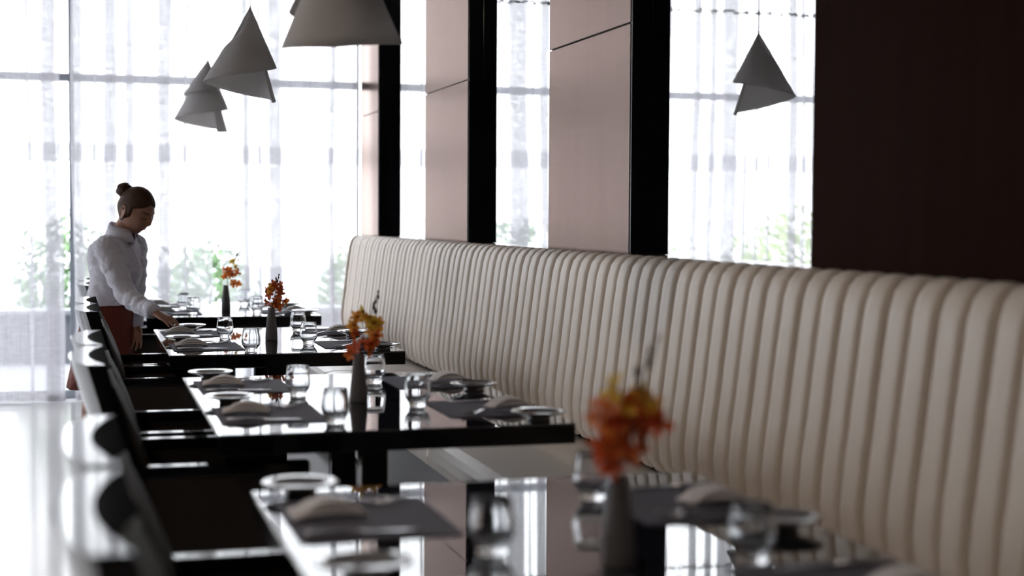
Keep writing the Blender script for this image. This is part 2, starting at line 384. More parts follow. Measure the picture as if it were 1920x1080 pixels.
# ------------------------------------------------------------ armchairs
def shell_ring(z, xo, hw, face=0.050, sag=0.048, inner=0.046, n=22):
    # crescent in plan: blunt ends facing sideways, rounded outside, hollow inside
    ring = [(xo, -hw, z)]
    for k in range(n+1):
        u = -1+2*k/n; ring.append((xo-face-sag*(1-abs(u)**2.2), hw*u, z))
    ring.append((xo, hw, z))
    for k in range(n-1, 0, -1):
        u = -1+2*k/n; ring.append((xo-inner*(1-u*u)-0.0, hw*u, z))
    return ring
def make_chair(label):
    r = empty('armchair', label=label, cat='armchair', group='black armchairs along the tables')
    X = lambda wx: wx-0.30                                  # world x of the pattern -> local
    rings = []
    for z, dz in ((0.24, 0), (0.40, 0), (0.60, 0), (0.80, 0), (0.90, 0), (0.932, 0)):
        xo = X(0.055+(0.932-z)*0.30-0.05*max(0, (0.6-z))); rings.append(shell_ring(z, xo, 0.300))
    o = MB().loft(rings).build('back_shell', 'black_lacquer', r); nf = len(o.data.polygons)
    o.data.materials.append(M['black_satin'])
    for q, pgn in enumerate(o.data.polygons):
        pgn.use_smooth = q < nf-2
        if q < nf-2 and q % 46 >= 24: pgn.material_index = 1
    for e in o.data.edges:
        a_, b_ = e.vertices
        if a_ % 46 == b_ % 46 and a_ % 46 in (0, 1, 23, 24): e.use_edge_sharp = True
    # upholstered inner pad
    rings = []
    for z, th in ((0.46, 0.035), (0.50, 0.046), (0.60, 0.048), (0.72, 0.040), (0.80, 0.028), (0.85, 0.014), (0.865, 0.004)):
        xo = X(0.055+(0.932-z)*0.30-0.05*max(0, 0.6-z)); ring = []
        n = 14
        for k in range(n+1):
            u = -1+2*k/n; ring.append((xo-0.042*(1-u*u), 0.262*u, z))
        for k in range(n, -1, -1):
            u = -1+2*k/n; ring.append((xo-0.042*(1-u*u)+0.004+th*(1-u**6)**0.5, 0.262*u, z))
        rings.append(ring)
    MB().loft(rings).build('back_pad', 'grey_leather', r, smooth=True)
    for s in (-1, 1):
        yc = s*0.262
        bevel(box('arm', X(0.135), X(0.60), yc-0.023, yc+0.023, 0.618, 0.650, 'black_lacquer', r), 0.004)
        bevel(box('side_panel', X(0.135), X(0.585), yc-0.014, yc+0.014, 0.30, 0.618, 'brown_leather', r), 0.004)
        bevel(box('leg', X(0.56), X(0.60), yc-0.02, yc+0.02, 0.0, 0.618, 'black_lacquer', r), 0.003)
        lg = MB().loft([[(X(a), yc-0.02, z), (X(a)+0.04, yc-0.02, z), (X(a)+0.04, yc+0.02, z), (X(a), yc+0.02, z)] for a, z in ((0.14, 0), (0.20, 0.30))]).build('leg', 'black_lacquer', r); bevel(lg, 0.003)
    bevel(box('seat_frame', X(0.20), X(0.60), -0.245, 0.245, 0.27, 0.34, 'black_lacquer', r), 0.004)
    o = box('seat_cushion', X(0.215), X(0.61), -0.240, 0.240, 0.34, 0.455, 'brown_leather', r); bevel(o, 0.025, 4)
    return r
CH = [(0, 9.66, 'black armchair at the window-curtain table, the one closer to the curtain'),
      (0, 9.02, 'black armchair at the window-curtain table, the one behind the waitress\'s back'),
      (1, 7.26, 'black armchair directly in front of the waitress\'s red skirt'),
      (1, 6.66, 'black armchair second in front of the waitress at the table she sets'),
      (2, 5.05, 'black armchair at the amber orchid table, the one closer to the window'),
      (2, 4.40, 'black armchair at the amber orchid table, the one farther from the window'),
      (3, 2.76, 'blurred black armchair at the front table, the one closer to the window'),
      (3, 2.10, 'blurred black armchair at the front table, lowest in view')]
c0 = None
for (t_, y, lab) in CH:
    if c0 is None: c0 = make_chair(lab); c0.location = (0.30, y, 0)
    else: dup(c0, (0.30, y, 0), 0, lab)

# ------------------------------------------------------------ tableware builders (built once at origin, then copied)
ZT_ = TH
def make_placemat():
    o = box('placemat', -0.15, 0.15, -0.19, 0.19, 0.0006, 0.003, 'placemat'); bevel(o, 0.001, 1); return tag(o, 'x', 'placemat', 'grey placemats')
def make_plate():
    r = empty('side_plate', cat='plate', group='raised side plates')
    outer = [(0.030, 0.0), (0.033, 0.001), (0.033, 0.010), (0.045, 0.014), (0.062, 0.019), (0.078, 0.024), (0.0795, 0.026), (0.078, 0.0275), (0.064, 0.0245), (0.052, 0.020), (0.042, 0.0165), (0.0, 0.0155)]
    MB().lathe(outer, 40).build('dish', 'china', r, True)
    MB().lathe([(0.0335, 0.0), (0.034, 0.006), (0.0335, 0.009)], 32).build('foot_ring', 'china', r, True)
    return r
def make_napkin():
    r = empty('napkin', cat='napkin', group='folded napkins')
    # band of cloth arched along x in three stacked folds
    for q, (h, x0, x1, th, w, yo) in enumerate(((0.010, -0.070, 0.068, 0.010, 0.088, 0.0), (0.018, -0.062, 0.064, 0.009, 0.084, 0.002), (0.026, -0.052, 0.058, 0.009, 0.080, 0.004))):
        rings = []; n = 14
        for i in range(n+1):
            t = i/n; x = x0+(x1-x0)*t
            hh = h*(math.sin(PI*min(1, max(0, (t*0.96+0.02))))**0.6)
            ring = []
            for j in range(12):
                a = 2*PI*j/12; cy, cz = math.cos(a), math.sin(a)
                yy = yo+w/2*math.copysign(abs(cy)**0.5, cy)*(0.94+0.06*math.sin(t*5+q))
                ring.append((x, yy, hh+th*0.5+th*0.5*math.copysign(abs(cz)**0.7, cz)+0.002*math.sin(yy*60+q*2)))
            rings.append(ring)
        MB().loft(rings).build('fold', 'napkin', r, True)
    return r
def bar(b, secs):
    # secs: (x, half width y, z centre, half thickness)
    b.loft([[(x, -w, z-t), (x, -w*0.5, z-t*1.2), (x, w*0.5, z-t*1.2), (x, w, z-t), (x, w, z+t*0.4), (x, w*0.5, z+t), (x, -w*0.5, z+t), (x, -w, z+t*0.4)] for x, w, z, t in secs])
def make_knife():
    r = empty('knife', cat='knife', group='table knives')
    b = MB(); bar(b, [(-0.105, 0.004, 0.0055, 0.003), (-0.098, 0.0075, 0.006, 0.0045), (-0.05, 0.0065, 0.006, 0.0042), (-0.005, 0.0050, 0.0058, 0.0036)]); b.build('handle', 'steel', r, True)
    b = MB(); bar(b, [(-0.005, 0.0048, 0.0055, 0.003), (0.01, 0.0085, 0.0045, 0.0012), (0.07, 0.0095, 0.004, 0.0008), (0.10, 0.0065, 0.0035, 0.0006), (0.112, 0.0015, 0.003, 0.0004)]); b.build('blade', 'steel', r, True)
    return r
def make_fork():
    r = empty('fork', cat='fork', group='table forks')
    b = MB(); bar(b, [(-0.10, 0.0075, 0.004, 0.0025), (-0.06, 0.0055, 0.006, 0.002), (0.0, 0.0032, 0.010, 0.0018), (0.03, 0.003, 0.011, 0.0018), (0.045, 0.010, 0.008, 0.0014), (0.062, 0.0125, 0.0045, 0.0012)]); b.build('handle', 'steel', r, True)
    for k in range(4):
        y = -0.0102+0.0068*k
        MB().tube([(0.060, y, 0.0045), (0.078, y, 0.0035), (0.095, y*0.96, 0.006), (0.104, y*0.94, 0.0095)], [0.0018, 0.0017, 0.0014, 0.0007], 6).build('tine', 'steel', r, True)
    return r
def make_glass():
    o = MB().lathe([(0.0, 0.0004), (0.024, 0.0004), (0.0265, 0.003), (0.0255, 0.010), (0.0285, 0.016), (0.037, 0.028), (0.0405, 0.042), (0.0395, 0.058), (0.0365, 0.078), (0.0335, 0.098), (0.0328, 0.1002), (0.0320, 0.098), (0.0350, 0.078), (0.0380, 0.058), (0.0388, 0.043), (0.0355, 0.031), (0.026, 0.0215), (0.014, 0.0175), (0.0, 0.0165)], 40, cap=False).build('tumbler', 'glass', None, True)
    bm = bmesh.new(); bm.from_mesh(o.data); bmesh.ops.remove_doubles(bm, verts=bm.verts, dist=1e-5); bmesh.ops.recalc_face_normals(bm, faces=bm.faces); bm.to_mesh(o.data); bm.free()
    return tag(o, 'x', 'glass', 'stemless drinking glasses')
protos = dict(placemat=make_placemat(), plate=make_plate(), napkin=make_napkin(), knife=make_knife(), fork=make_fork(), glass=make_glass())
used = set()
def put(kind, loc, rz, label):
    p = protos[kind]
    if kind not in used: used.add(kind); p.location = loc; p.rotation_euler = (0, 0, rz); p['label'] = label; return p
    return dup(p, loc, rz, label)
rj = random.Random(5)
GL = {0: [(0.583, 8.944-0.0), (0.615, 8.77), (0.999, 9.80), (0.992, 8.99)], 1: [(0.640, 7.161), (0.683, 6.418), (1.033, 7.50), (0.975, 6.731)],
      2: [(0.659, 4.787), (0.674, 4.134), (0.967, 5.10), (0.975, 4.44)], 3: [(0.64, 3.02), (0.671, 2.457), (1.003, 2.888), (1.079, 2.287)]}
GL[0] = [(0.590, 9.40), (0.612, 8.90), (0.999, 9.80), (0.992, 8.99)]
GL[3][0] = (0.640, 2.46)
GL[3] = [(0.671, 2.457), (0.66, 1.84), (1.003, 2.888), (1.079, 2.287)]
for ti, ty in enumerate(TY):
    tn = TN[ti]
    for side in (0, 1):
        sn = 'chair side' if side == 0 else 'banquette side'
        for pi_, dy in ((0, 0.385), (1, -0.355)):
            pn = 'nearer window' if pi_ == 0 else 'farther from window'
            suf = '%s, %s, %s' % (sn, pn, tn)
            mx_ = 0.515 if side == 0 else 1.165; my = ty+dy; rz = 0 if side == 0 else PI
            s = 1 if side == 0 else -1
            jx, jy = rj.uniform(-0.006, 0.006), rj.uniform(-0.006, 0.006)
            put('placemat', (mx_, my, ZT_), rz+rj.uniform(-0.015, 0.015), 'grey placemat, '+suf)
            zc = ZT_+0.003
            put('napkin', (mx_-s*0.065+jx, my+s*0.03+jy, zc+0.0005), rz+rj.uniform(-0.1, 0.1), 'folded napkin, '+suf)
            put('knife', (mx_-s*0.03, my-s*0.145+jy, zc), rz+rj.uniform(-0.03, 0.03), 'steel knife, '+suf)
            put('fork', (mx_-s*0.01+jx, my+s*0.118, zc+0.0005), rz+rj.uniform(-0.05, 0.05), 'steel dinner fork beside napkin, '+suf)
            put('fork', (mx_+s*0.01, my+s*0.158, zc+0.0005), rz+rj.uniform(-0.05, 0.05), 'steel fork next to side plate, '+suf)
            put('plate', (mx_-s*0.085+(0.085 if (ti == 1 and side == 0 and pi_ == 0) else 0), my+s*0.285, ZT_+0.0005), rz, 'raised side plate, '+suf)
    for gi, (gx, gy) in enumerate(GL[ti]):
        put('glass', (gx, gy, ZT_+0.0005), 0.3*gi, 'stemless clear glass, %s, %s, %s' % ('chair side' if gi < 2 else 'banquette side', 'nearer window' if gi % 2 == 0 else 'farther from window', tn))

# ------------------------------------------------------------ vases and orchid sprigs
VS = [(0.839, 9.314), (0.839, 6.994), (0.823, 4.601), (0.851, 2.318)]
VL = ['slim grey tapered vase on the table beside the window curtain', 'slim charcoal tapered vase on the table being set by the waitress',
      'slim charcoal tapered vase on the table next in front of the waitress\'s', 'blurred dark tapered vase on the front table']
v0 = None
for i, (x, y) in enumerate(VS):
    if v0 is None:
        v0 = empty('bud_vase', (x, y, ZT_+0.0005), 0, VL[i], 'vase', 'tapered bud vases')
        MB().lathe([(0.0, 0.0), (0.0275, 0.0), (0.029, 0.003), (0.0282, 0.03), (0.0235, 0.08), (0.0178, 0.125), (0.0160, 0.150), (0.0150, 0.1515), (0.0135, 0.150), (0.0135, 0.10), (0.0, 0.095)], 28, cap=False).build('body', 'vase', v0, True)
    else: dup(v0, (x, y, ZT_+0.0005), 0, VL[i])
RV = Vector((math.cos(YAW), -math.sin(YAW), 0)); FV = Vector((math.sin(YAW), math.cos(YAW), 0))
def petal_mesh(L, Wd, cup, m):
    vs = []; n = 7
    for i in range(n):
        t = i/(n-1); w = Wd*math.sin(PI*min(1, t*0.93+0.05))**0.75*(0.75+0.5*t); z = cup*math.sin(PI*t*0.9)+L*0.12*t*t
        for k in (-1, -0.5, 0, 0.5, 1): vs.append((L*t, w*k, z+0.18*w*k*k))
    fs = [(i*5+k, i*5+k+1, (i+1)*5+k+1, (i+1)*5+k) for i in range(n-1) for k in range(4)]
    me = me_from('petal', vs, fs); me.materials.append(M[m]); me.polygons.foreach_set('use_smooth', [True]*len(me.polygons)); return me
PM = {m: (petal_mesh(0.021, 0.0072, 0.0035, m), petal_mesh(0.020, 0.0048, 0.003, m)) for m in ('petal_orange', 'petal_amber', 'petal_rust', 'petal_yellow', 'petal_red')}
lipm = {}
for m in PM:
    b = MB().tube([(0, 0, 0.001), (0.003, 0, 0.006), (0.009, 0, 0.008), (0.013, 0, 0.004)], [0.002, 0.0035, 0.004, 0.002], 8, True)
    me = b.me('lip'); me.materials.append(M['petal_rust' if m != 'petal_rust' else 'petal_red']); lipm[m] = me
def sprig(loc, stem, blooms, buds, label, seed, scale=1.0):
    rnd = random.Random(seed)
    r = empty('orchid_sprig', loc, 0, label, 'flower', 'orchid sprigs in the bud vases')
    P = lambda u, d, h: RV*u+FV*d+Vector((0, 0, h))
    pts = [P(*q) for q in stem]
    MB().tube(pts, [0.0021*(1-0.5*i/len(pts)) for i in range(len(pts))], 7).build('stem', 'stem', r, True)
    for (u, d, h, s) in buds:
        p = P(u, d, h); near = min(pts, key=lambda q: (q-p).length)
        b = MB(); b.tube([near, (near+p)/2+Vector((0, 0, 0.002)), p], 0.0011, 5)
        b.tube([p-Vector((0, 0, s)), p, p+Vector((0, 0, s))], [s*0.55, s*0.9, s*0.5], 8, True)
        b.build('bud', 'bud', r, True)
    for (u, d, h, m, face, sc) in blooms:
        p = P(u, d, h)
        # stalk to the nearest point on the stem, in the blossom's own mesh
        best = min(((pts[i].lerp(pts[i+1], t/6)) for i in range(len(pts)-1) for t in range(7)), key=lambda q: (q-p-Vector((0, 0, -0.01))).length)
        lm = lipm[m]
        b = MB().tube([Vector((0, 0, 0)), (best-p)*0.5+Vector((0, 0, 0.004)), best-p], 0.0010, 5)
        n0 = Vector((math.cos(face), math.sin(face), rnd.uniform(-0.3, 0.3))).normalized()
        bl = b.build('blossom', 'stem', r, True, loc=p)
        q = n0.to_track_quat('Z', 'Y')
        lp = bpy.data.objects.new('lip', lm); C.objects.link(lp); lp.parent = bl; lp.rotation_mode = 'QUATERNION'; lp.rotation_quaternion = q
        spin = rnd.uniform(0, 2*PI)
        for k in range(5):
            pe = bpy.data.objects.new('petal', PM[m][0 if k % 2 else 1]); C.objects.link(pe); pe.parent = bl
            from mathutils import Quaternion
            pe.rotation_mode = 'QUATERNION'
            pe.rotation_quaternion = q @ Quaternion((0, 0, 1), spin+2*PI*k/5+rnd.uniform(-0.15, 0.15)) @ Quaternion((0, 1, 0), rnd.uniform(-0.5, 0.15))
            s_ = sc*scale*rnd.uniform(0.9, 1.12); pe.scale = (s_, s_, s_)
    return r
TF = lambda a: a   # heading angle of blossom in world xy
cam_dir = math.atan2(-math.cos(YAW), -math.sin(YAW))
def bl(lst, px, x0, y0, seed):
    # lst in tenths: (u cm, h cm, material)
    rnd = random.Random(seed)
    return [(u/100, rnd.uniform(-0.02, 0.02), h/100, m, cam_dir+rnd.uniform(-1.3, 1.3), rnd.uniform(0.95, 1.25)) for (u, h, m) in lst]
O, A, R_, Y_, D = 'petal_orange', 'petal_amber', 'petal_rust', 'petal_yellow', 'petal_red'
z = ZT_+0.001
sprig((VS[0][0], VS[0][1], z), [(0, 0, 0.10), (0.006, 0, 0.15), (0.016, 0, 0.20), (0.030, 0.01, 0.25), (0.045, 0.01, 0.29), (0.065, 0.0, 0.33), (0.088, 0, 0.364)],
      bl([(-0.4, 25.0, O), (-0.2, 20.2, O), (2.2, 23.7, O), (2.8, 21.3, O), (5.5, 21.0, O), (7.6, 22.2, O), (7.3, 25.0, Y_), (4.8, 26.5, Y_), (4.4, 30.0, Y_), (5.2, 16.0, O), (4.0, 22.5, O), (0.8, 23.0, A), (6.6, 16.6, O)], 0, 0, 0, 1),
      [(0.077, 0.004, 0.305, 0.007), (0.068, -0.004, 0.334, 0.006), (0.074, 0, 0.345, 0.005), (0.088, 0, 0.352, 0.005), (0.088, 0, 0.366, 0.004), (0.060, 0, 0.318, 0.005)], 'pale orange orchid sprig with yellow upper blooms, on the window-side table', 1, 1.3)
sprig((VS[1][0], VS[1][1], z), [(0, 0, 0.10), (0.005, 0, 0.16), (0.014, 0, 0.20), (0.022, 0.01, 0.24), (0.028, 0.01, 0.27), (0.036, 0, 0.305)],
      bl([(-2.6, 22.6, R_), (-1.2, 23.8, A), (-0.6, 21.5, R_), (0.8, 26, R_), (2.2, 24.4, R_), (3.6, 25.2, R_), (5.2, 23.8, R_), (4.2, 21.6, R_), (5.6, 18.4, O), (4.0, 17.0, O), (-1.0, 18.0, R_), (1.6, 18.6, R_), (0.6, 16.8, O), (2.6, 16.2, R_)], 0, 0, 0, 2),
      [(0.022, 0.002, 0.287, 0.005), (0.036, 0, 0.305, 0.004), (0.028, 0, 0.275, 0.006), (0.034, 0, 0.292, 0.004)], 'dark rust orchid sprig with few buds, on the waitress\'s table', 2, 1.25)
sprig((VS[2][0], VS[2][1], z), [(0, 0, 0.10), (0.006, 0, 0.17), (0.012, 0, 0.20), (0.022, 0.01, 0.235), (0.036, 0.01, 0.27), (0.045, 0, 0.30), (0.060, 0, 0.345)],
      bl([(-1.8, 24.3, A), (-1.2, 26.5, A), (-1.5, 21.6, R_), (0.6, 28.2, Y_), (2.0, 26.4, A), (4.2, 25.0, Y_), (5.5, 24.2, A), (5.0, 21.0, O), (5.8, 19.6, O), (3.4, 18.4, D), (1.0, 18.0, D), (-1.6, 16.6, D), (0.6, 16.0, D), (2.8, 16.0, O), (-2.2, 15.0, O), (4.2, 22.5, A)], 0, 0, 0, 3),
      [(0.052, 0.0, 0.285, 0.007), (0.046, 0.005, 0.298, 0.006), (0.054, 0, 0.315, 0.005), (0.060, 0, 0.328, 0.005), (0.060, 0, 0.345, 0.004), (0.048, -0.005, 0.308, 0.005)], 'amber and orange orchid sprig with long bud tip, on the table before the waitress\'s', 3, 1.2)
sprig((VS[3][0], VS[3][1], z), [(0, 0, 0.10), (0.006, 0, 0.17), (0.014, 0, 0.20), (0.028, 0.01, 0.25), (0.038, 0.01, 0.29), (0.050, 0, 0.33), (0.064, 0, 0.385)],
      bl([(-3.4, 25.4, O), (-1.6, 26.5, O), (-2.6, 23.4, O), (-3.2, 20.6, D), (-2.2, 18.4, D), (-0.6, 21.8, O), (0.6, 24.4, O), (0.4, 27.5, Y_), (-0.6, 29.2, Y_), (2.6, 27.6, O), (4.8, 28.6, Y_), (5.0, 27.2, A), (3.0, 24.2, R_), (6.4, 23.6, D), (1.0, 19.6, D), (3.0, 21.6, R_), (-1.4, 17.0, D), (-0.4, 24.6, D), (3.6, 19.2, O), (-1.2, 20.0, O)], 0, 0, 0, 4),
      [(0.030, 0.0, 0.325, 0.008), (0.048, 0.005, 0.34, 0.008), (0.05, 0, 0.36, 0.006), (0.064, 0, 0.383, 0.004), (0.035, 0, 0.30, 0.008)], 'blurred red orange orchid sprig with yellow blooms, on the front table', 4, 1.3)

# ------------------------------------------------------------ pendant lamps: a paper sheet wound into a stepped cone
def lamp(loc, rz, keys, mirror, label, tilt=(0, 0), H=0.50):
    # keys: (angle deg, top edge length, bottom edge length, half angle deg, radial push)
    r = empty('pendant_lamp', loc, 0, label, 'lamp', 'wound paper pendant lamps')
    N = 110; K = 10; vs = []
    a0, a1 = keys[0][0], keys[-1][0]
    def ev(a):
        for i in range(len(keys)-1):
            if keys[i][0] <= a <= keys[i+1][0]+1e-6:
                t = (a-keys[i][0])/(keys[i+1][0]-keys[i][0]); t2 = t*t*(3-2*t)
                return [keys[i][j]*(1-t)+keys[i+1][j]*t for j in range(1, 5)]
    for i in range(N+1):
        a = a0+(a1-a0)*i/N; l0, l1, al, push = ev(a)
        ar = math.radians(a)*(-1 if mirror else 1)+rz; s, c = math.sin(math.radians(al)), math.cos(math.radians(al))
        for k in range(K+1):
            l = (l0+(l1-l0)*k/K)*H; R = l*s+push*min(1, l/0.1)
            vs.append((R*math.cos(ar)+tilt[0]*l, R*math.sin(ar)+tilt[1]*l, -l*c))
    fs = [(i*(K+1)+k, i*(K+1)+k+1, (i+1)*(K+1)+k+1, (i+1)*(K+1)+k) for i in range(N) for k in range(K)]
    sh = link('shade', me_from('shade', vs, fs), 'paper', r, True)
    so = sh.modifiers.new('thick', 'SOLIDIFY'); so.thickness = 0.003
    MB().tube([(0, 0, -0.10), (0, 0, 0.2), (0, 0, CEIL-loc[2]-0.03)], 0.0022, 6).build('cord', 'cord', r, True)
    MB().lathe([(0.0, -0.17), (0.014, -0.168), (0.020, -0.15), (0.020, -0.11), (0.010, -0.095), (0.0, -0.093)], 16).build('socket', 'cord', r, True)
    MB().lathe([(0.05, CEIL-loc[2]-0.03), (0.055, CEIL-loc[2]-0.02), (0.055, CEIL-loc[2])], 24).build('ceiling_cup', 'paper', r, True)
    MB().tube([(0, 0, -0.012), (0.006, 0, 0.0), (0, 0, 0.010), (-0.006, 0, 0.0), (0, 0, -0.012)], 0.0015, 6).build('ring', 'cord', r, True)
    return r
# angle 0 = towards -X (frame left); 90 = away from the camera; 180 = +X; 270 = towards the camera  (before mirroring)
base = math.pi - YAW
def K2(l): return l
lampA = [(0, 0.0, 0.50, 26, 0.0), (90, 0.0, 0.58, 25, 0), (180, 0.0, 0.68, 26.5, 0), (235, 0.0, 0.74, 26, 0.001), (258, 0.06, 0.77, 26, 0.004), (280, 0.22, 0.79, 26.5, 0.005), (320, 0.42, 0.84, 28, 0.006), (350, 0.52, 0.86, 28.5, 0.003), (362, 0.54, 0.86, 28, 0.003),
         (385, 0.45, 0.87, 27.0, 0.0), (450, 0.5, 0.93, 22, -0.002), (540, 0.5, 1.0, 18, -0.004), (548, 0.5, 1.0, 17, -0.004)]
lamp((0.814, 7.644, 2.375), base, [(a, b_, c, d, e) for a, b_, c, d, e in lampA], True, 'wound paper cone lamp above the table being set, open seam at its upper side', (-0.06, 0.0))
lampB = [(-150, 0.0, 0.47, 30, 0.0), (-90, 0.0, 0.50, 30, 0.003), (-20, 0.0, 0.53, 31, 0.005), (0, 0.0, 0.54, 31, 0.004), (90, 0.0, 0.62, 27, 0.0), (180, 0.0, 0.72, 25, 0.0), (270, 0.25, 0.80, 24.5, -0.002), (345, 0.3, 0.87, 26.5, -0.002), (362, 0.35, 0.88, 27, -0.002), (450, 0.5, 0.95, 22, -0.004), (540, 0.5, 1.0, 18, -0.006), (575, 0.6, 1.0, 16, -0.014)]
lamp((0.805, 10.18, 2.36), base, lampB, True, 'wound paper cone lamp farthest off, over the window-side table', (-0.06, 0.0))
lampC = [(-20, 0.0, 0.74, 25.5, 0.0), (60, 0.0, 0.78, 25, 0.0), (150, 0.0, 0.90, 24.5, 0.0), (180, 0.0, 0.95, 24.0, 0.0), (270, 0.0, 1.02, 23.5, 0.003), (330, 0.1, 1.0, 23, 0.002), (355, 0.15, 0.96, 21.5, -0.002), (372, 0.2, 0.93, 20.5, -0.006)]
lamp((0.79, 4.749, 2.31), base, lampC, True, 'large wound paper cone lamp cut by the top of the view', (0.0, 0.0))
lampD = [(0, 0.0, 0.53, 29.5, 0.0), (60, 0.0, 0.57, 26, 0), (180, 0.0, 0.66, 29.5, 0), (235, 0.0, 0.70, 28, 0.001), (262, 0.08, 0.73, 27, 0.003), (290, 0.22, 0.77, 27, 0.004), (325, 0.44, 0.81, 27.5, 0.004), (350, 0.54, 0.83, 28, 0.003), (400, 0.45, 0.86, 25, 0.0), (450, 0.5, 0.92, 22, -0.002), (540, 0.5, 1.0, 19, -0.004), (550, 0.5, 1.0, 18, -0.004)]
lamp((3.723, 7.892, 2.396), base+PI, lampD, False, 'wound paper cone lamp hanging beyond the partition, seen through its opening', (0.05, 0.0))

# ------------------------------------------------------------ waitress
def remeshed(name, b, voxel, m, parent, smooth_it=4):
    me = b.me(name); o = bpy.data.objects.new(name, me); C.objects.link(o)
    rm = o.modifiers.new('r', 'REMESH'); rm.mode = 'VOXEL'; rm.voxel_size = voxel; rm.use_smooth_shade = True
    sm = o.modifiers.new('s', 'SMOOTH'); sm.iterations = smooth_it; sm.factor = 0.5
    dg = bpy.context.evaluated_depsgraph_get(); dg.update()
    me2 = bpy.data.meshes.new_from_object(o.evaluated_get(dg)); o.modifiers.clear(); o.data = me2; bpy.data.meshes.remove(me)
    me2.name = name; me2.materials.clear(); me2.materials.append(M[m]); me2.polygons.foreach_set('use_smooth', [True]*len(me2.polygons))
    if parent: o.parent = parent
    return o
PO = Vector((0.10, 8.08, 0.0))
per = empty('person', PO, 0, 'waitress in white shirt and rust red skirt leaning over to set the table', 'person')
V = lambda x, y, z: Vector((x, y, z))-PO
fdir = Vector((0.80, -0.60, 0)).normalized(); sdir = Vector((-0.60, -0.80, 0)).normalized()   # forward; her right side
def ering(c, a, b_, fw, sd, n=28, pw=1.0, upv=None):
    # ellipse: half depth a along fw, half width b along sd
    return [c+fw*a*math.cos(2*PI*j/n)+sd*b_*math.sin(2*PI*j/n) for j in range(n)]
# head axes: turned towards the table and bowed
hd = Vector((0.62, -0.66, -0.42)).normalized()
hs = hd.cross(Vector((0, 0, 1))).normalized(); hu = hs.cross(hd).normalized()
HCN = V(0.264, 8.0, 1.352); HS = 1.08
def head_r(az, el):
    # direction in head space: az 0 = face, + = her right ; returns point
    x, y, zz = math.cos(el)*math.cos(az), math.cos(el)*math.sin(az), math.sin(el)
    px, py, pz = 0.094*x, 0.073*y, 0.112*zz
    if zz < 0:
        k = min(1, -zz); py *= 1-0.42*k**1.4
        if x > 0: px *= 1-0.10*k**3
        else: px *= 1-0.45*k**1.2
    if x < 0: px *= 1.06
    g = lambda a0, e0, sa, se: math.exp(-((az-a0)/sa)**2-((el-e0)/se)**2)
    b_ = 0.0
    b_ += 0.021*g(0, -0.20, 0.13, 0.16)+0.010*g(0, -0.02, 0.10, 0.20)      # nose
    b_ += 0.006*g(0, 0.22, 0.55, 0.10)                                      # brow
    b_ -= 0.010*g(0.36, 0.07, 0.17, 0.12)+0.010*g(-0.36, 0.07, 0.17, 0.12)  # eye sockets
    b_ += 0.005*g(0.36, 0.03, 0.12, 0.06)+0.005*g(-0.36, 0.03, 0.12, 0.06)  # lids
    b_ += 0.005*g(0.55, -0.22, 0.25, 0.2)+0.005*g(-0.55, -0.22, 0.25, 0.2)  # cheeks
    b_ += 0.006*g(0, -0.50, 0.26, 0.07)-0.003*g(0, -0.58, 0.2, 0.05)+0.004*g(0, -0.66, 0.22, 0.06)
    b_ += 0.010*g(0, -0.98, 0.35, 0.16)                                     # chin
    return Vector((px+b_*x, py+b_*y, pz+b_*zz*0.5))
def hw(p): return HCN+(hd*p.x+hs*p.y+hu*p.z)*HS
def head_grid(b, fn, na=72, ne=48):
    rings = []
    for i in range(1, ne):
        el = -PI/2+PI*i/ne; rings.append([hw(fn(-PI+2*PI*j/na, el)) for j in range(na)])
    b.loft(rings)
bd = MB(); head_grid(bd, head_r)
# ears
for s in (1, -1):
    c = Vector((-0.005, 0.072*s, -0.008))
    ear = [hw(c+Vector((0.016*math.cos(t)-0.004, s*0.006, 0.030*math.sin(t)))) for t in [2*PI*q/12 for q in range(13)]]
    bd.tube(ear, 0.0055, 6)
    bd.tube([hw(c+Vector((-0.004, -0.004*s, 0.018))), hw(c+Vector((-0.004, 0.0, 0.0))), hw(c+Vector((0.0, -0.001*s, -0.022)))], [0.009, 0.011, 0.008], 8, True)
neckb = V(0.195, 8.05, 1.235)
bd.tube([hw(Vector((-0.030, 0, -0.02))), hw(Vector((-0.030, 0, -0.075))), neckb+Vector((0.01, 0, 0.02)), neckb+Vector((-0.03, 0, -0.06))], [0.050, 0.050, 0.054, 0.070], 20, True)
# trunk under the clothes, arms, legs, feet
chest = V(0.150, 8.06, 1.12); waist = V(0.125, 8.09, 0.91); pelv = V(0.110, 8.11, 0.80)
bd.loft([ering(neckb+Vector((-0.03, 0.0, -0.03)), 0.06, 0.09, fdir, sdir), ering(chest+Vector((0, 0, 0.03)), 0.07, 0.13, fdir, sdir), ering(chest, 0.078, 0.125, fdir, sdir), ering(waist, 0.070, 0.10, fdir, sdir), ering(pelv, 0.085, 0.125, fdir, sdir), ering(pelv-Vector((0, 0, 0.08)), 0.09, 0.14, fdir, sdir)])
shR = V(0.098, 7.93, 1.165); elR = V(0.205, 7.87, 0.925); wrR = V(0.335, 7.70, 0.838)
shL = V(0.265, 8.19, 1.165); elL = V(0.262, 8.22, 0.93); wrL = V(0.262, 8.13, 0.755)
bd.tube([shR, (shR+elR)/2, elR, (elR*0.6+wrR*0.4), wrR], [0.045, 0.042, 0.036, 0.036, 0.024], 16, True)
bd.tube([shL, (shL+elL)/2, elL, (elL*0.6+wrL*0.4), wrL], [0.045, 0.042, 0.036, 0.036, 0.024], 16, True)
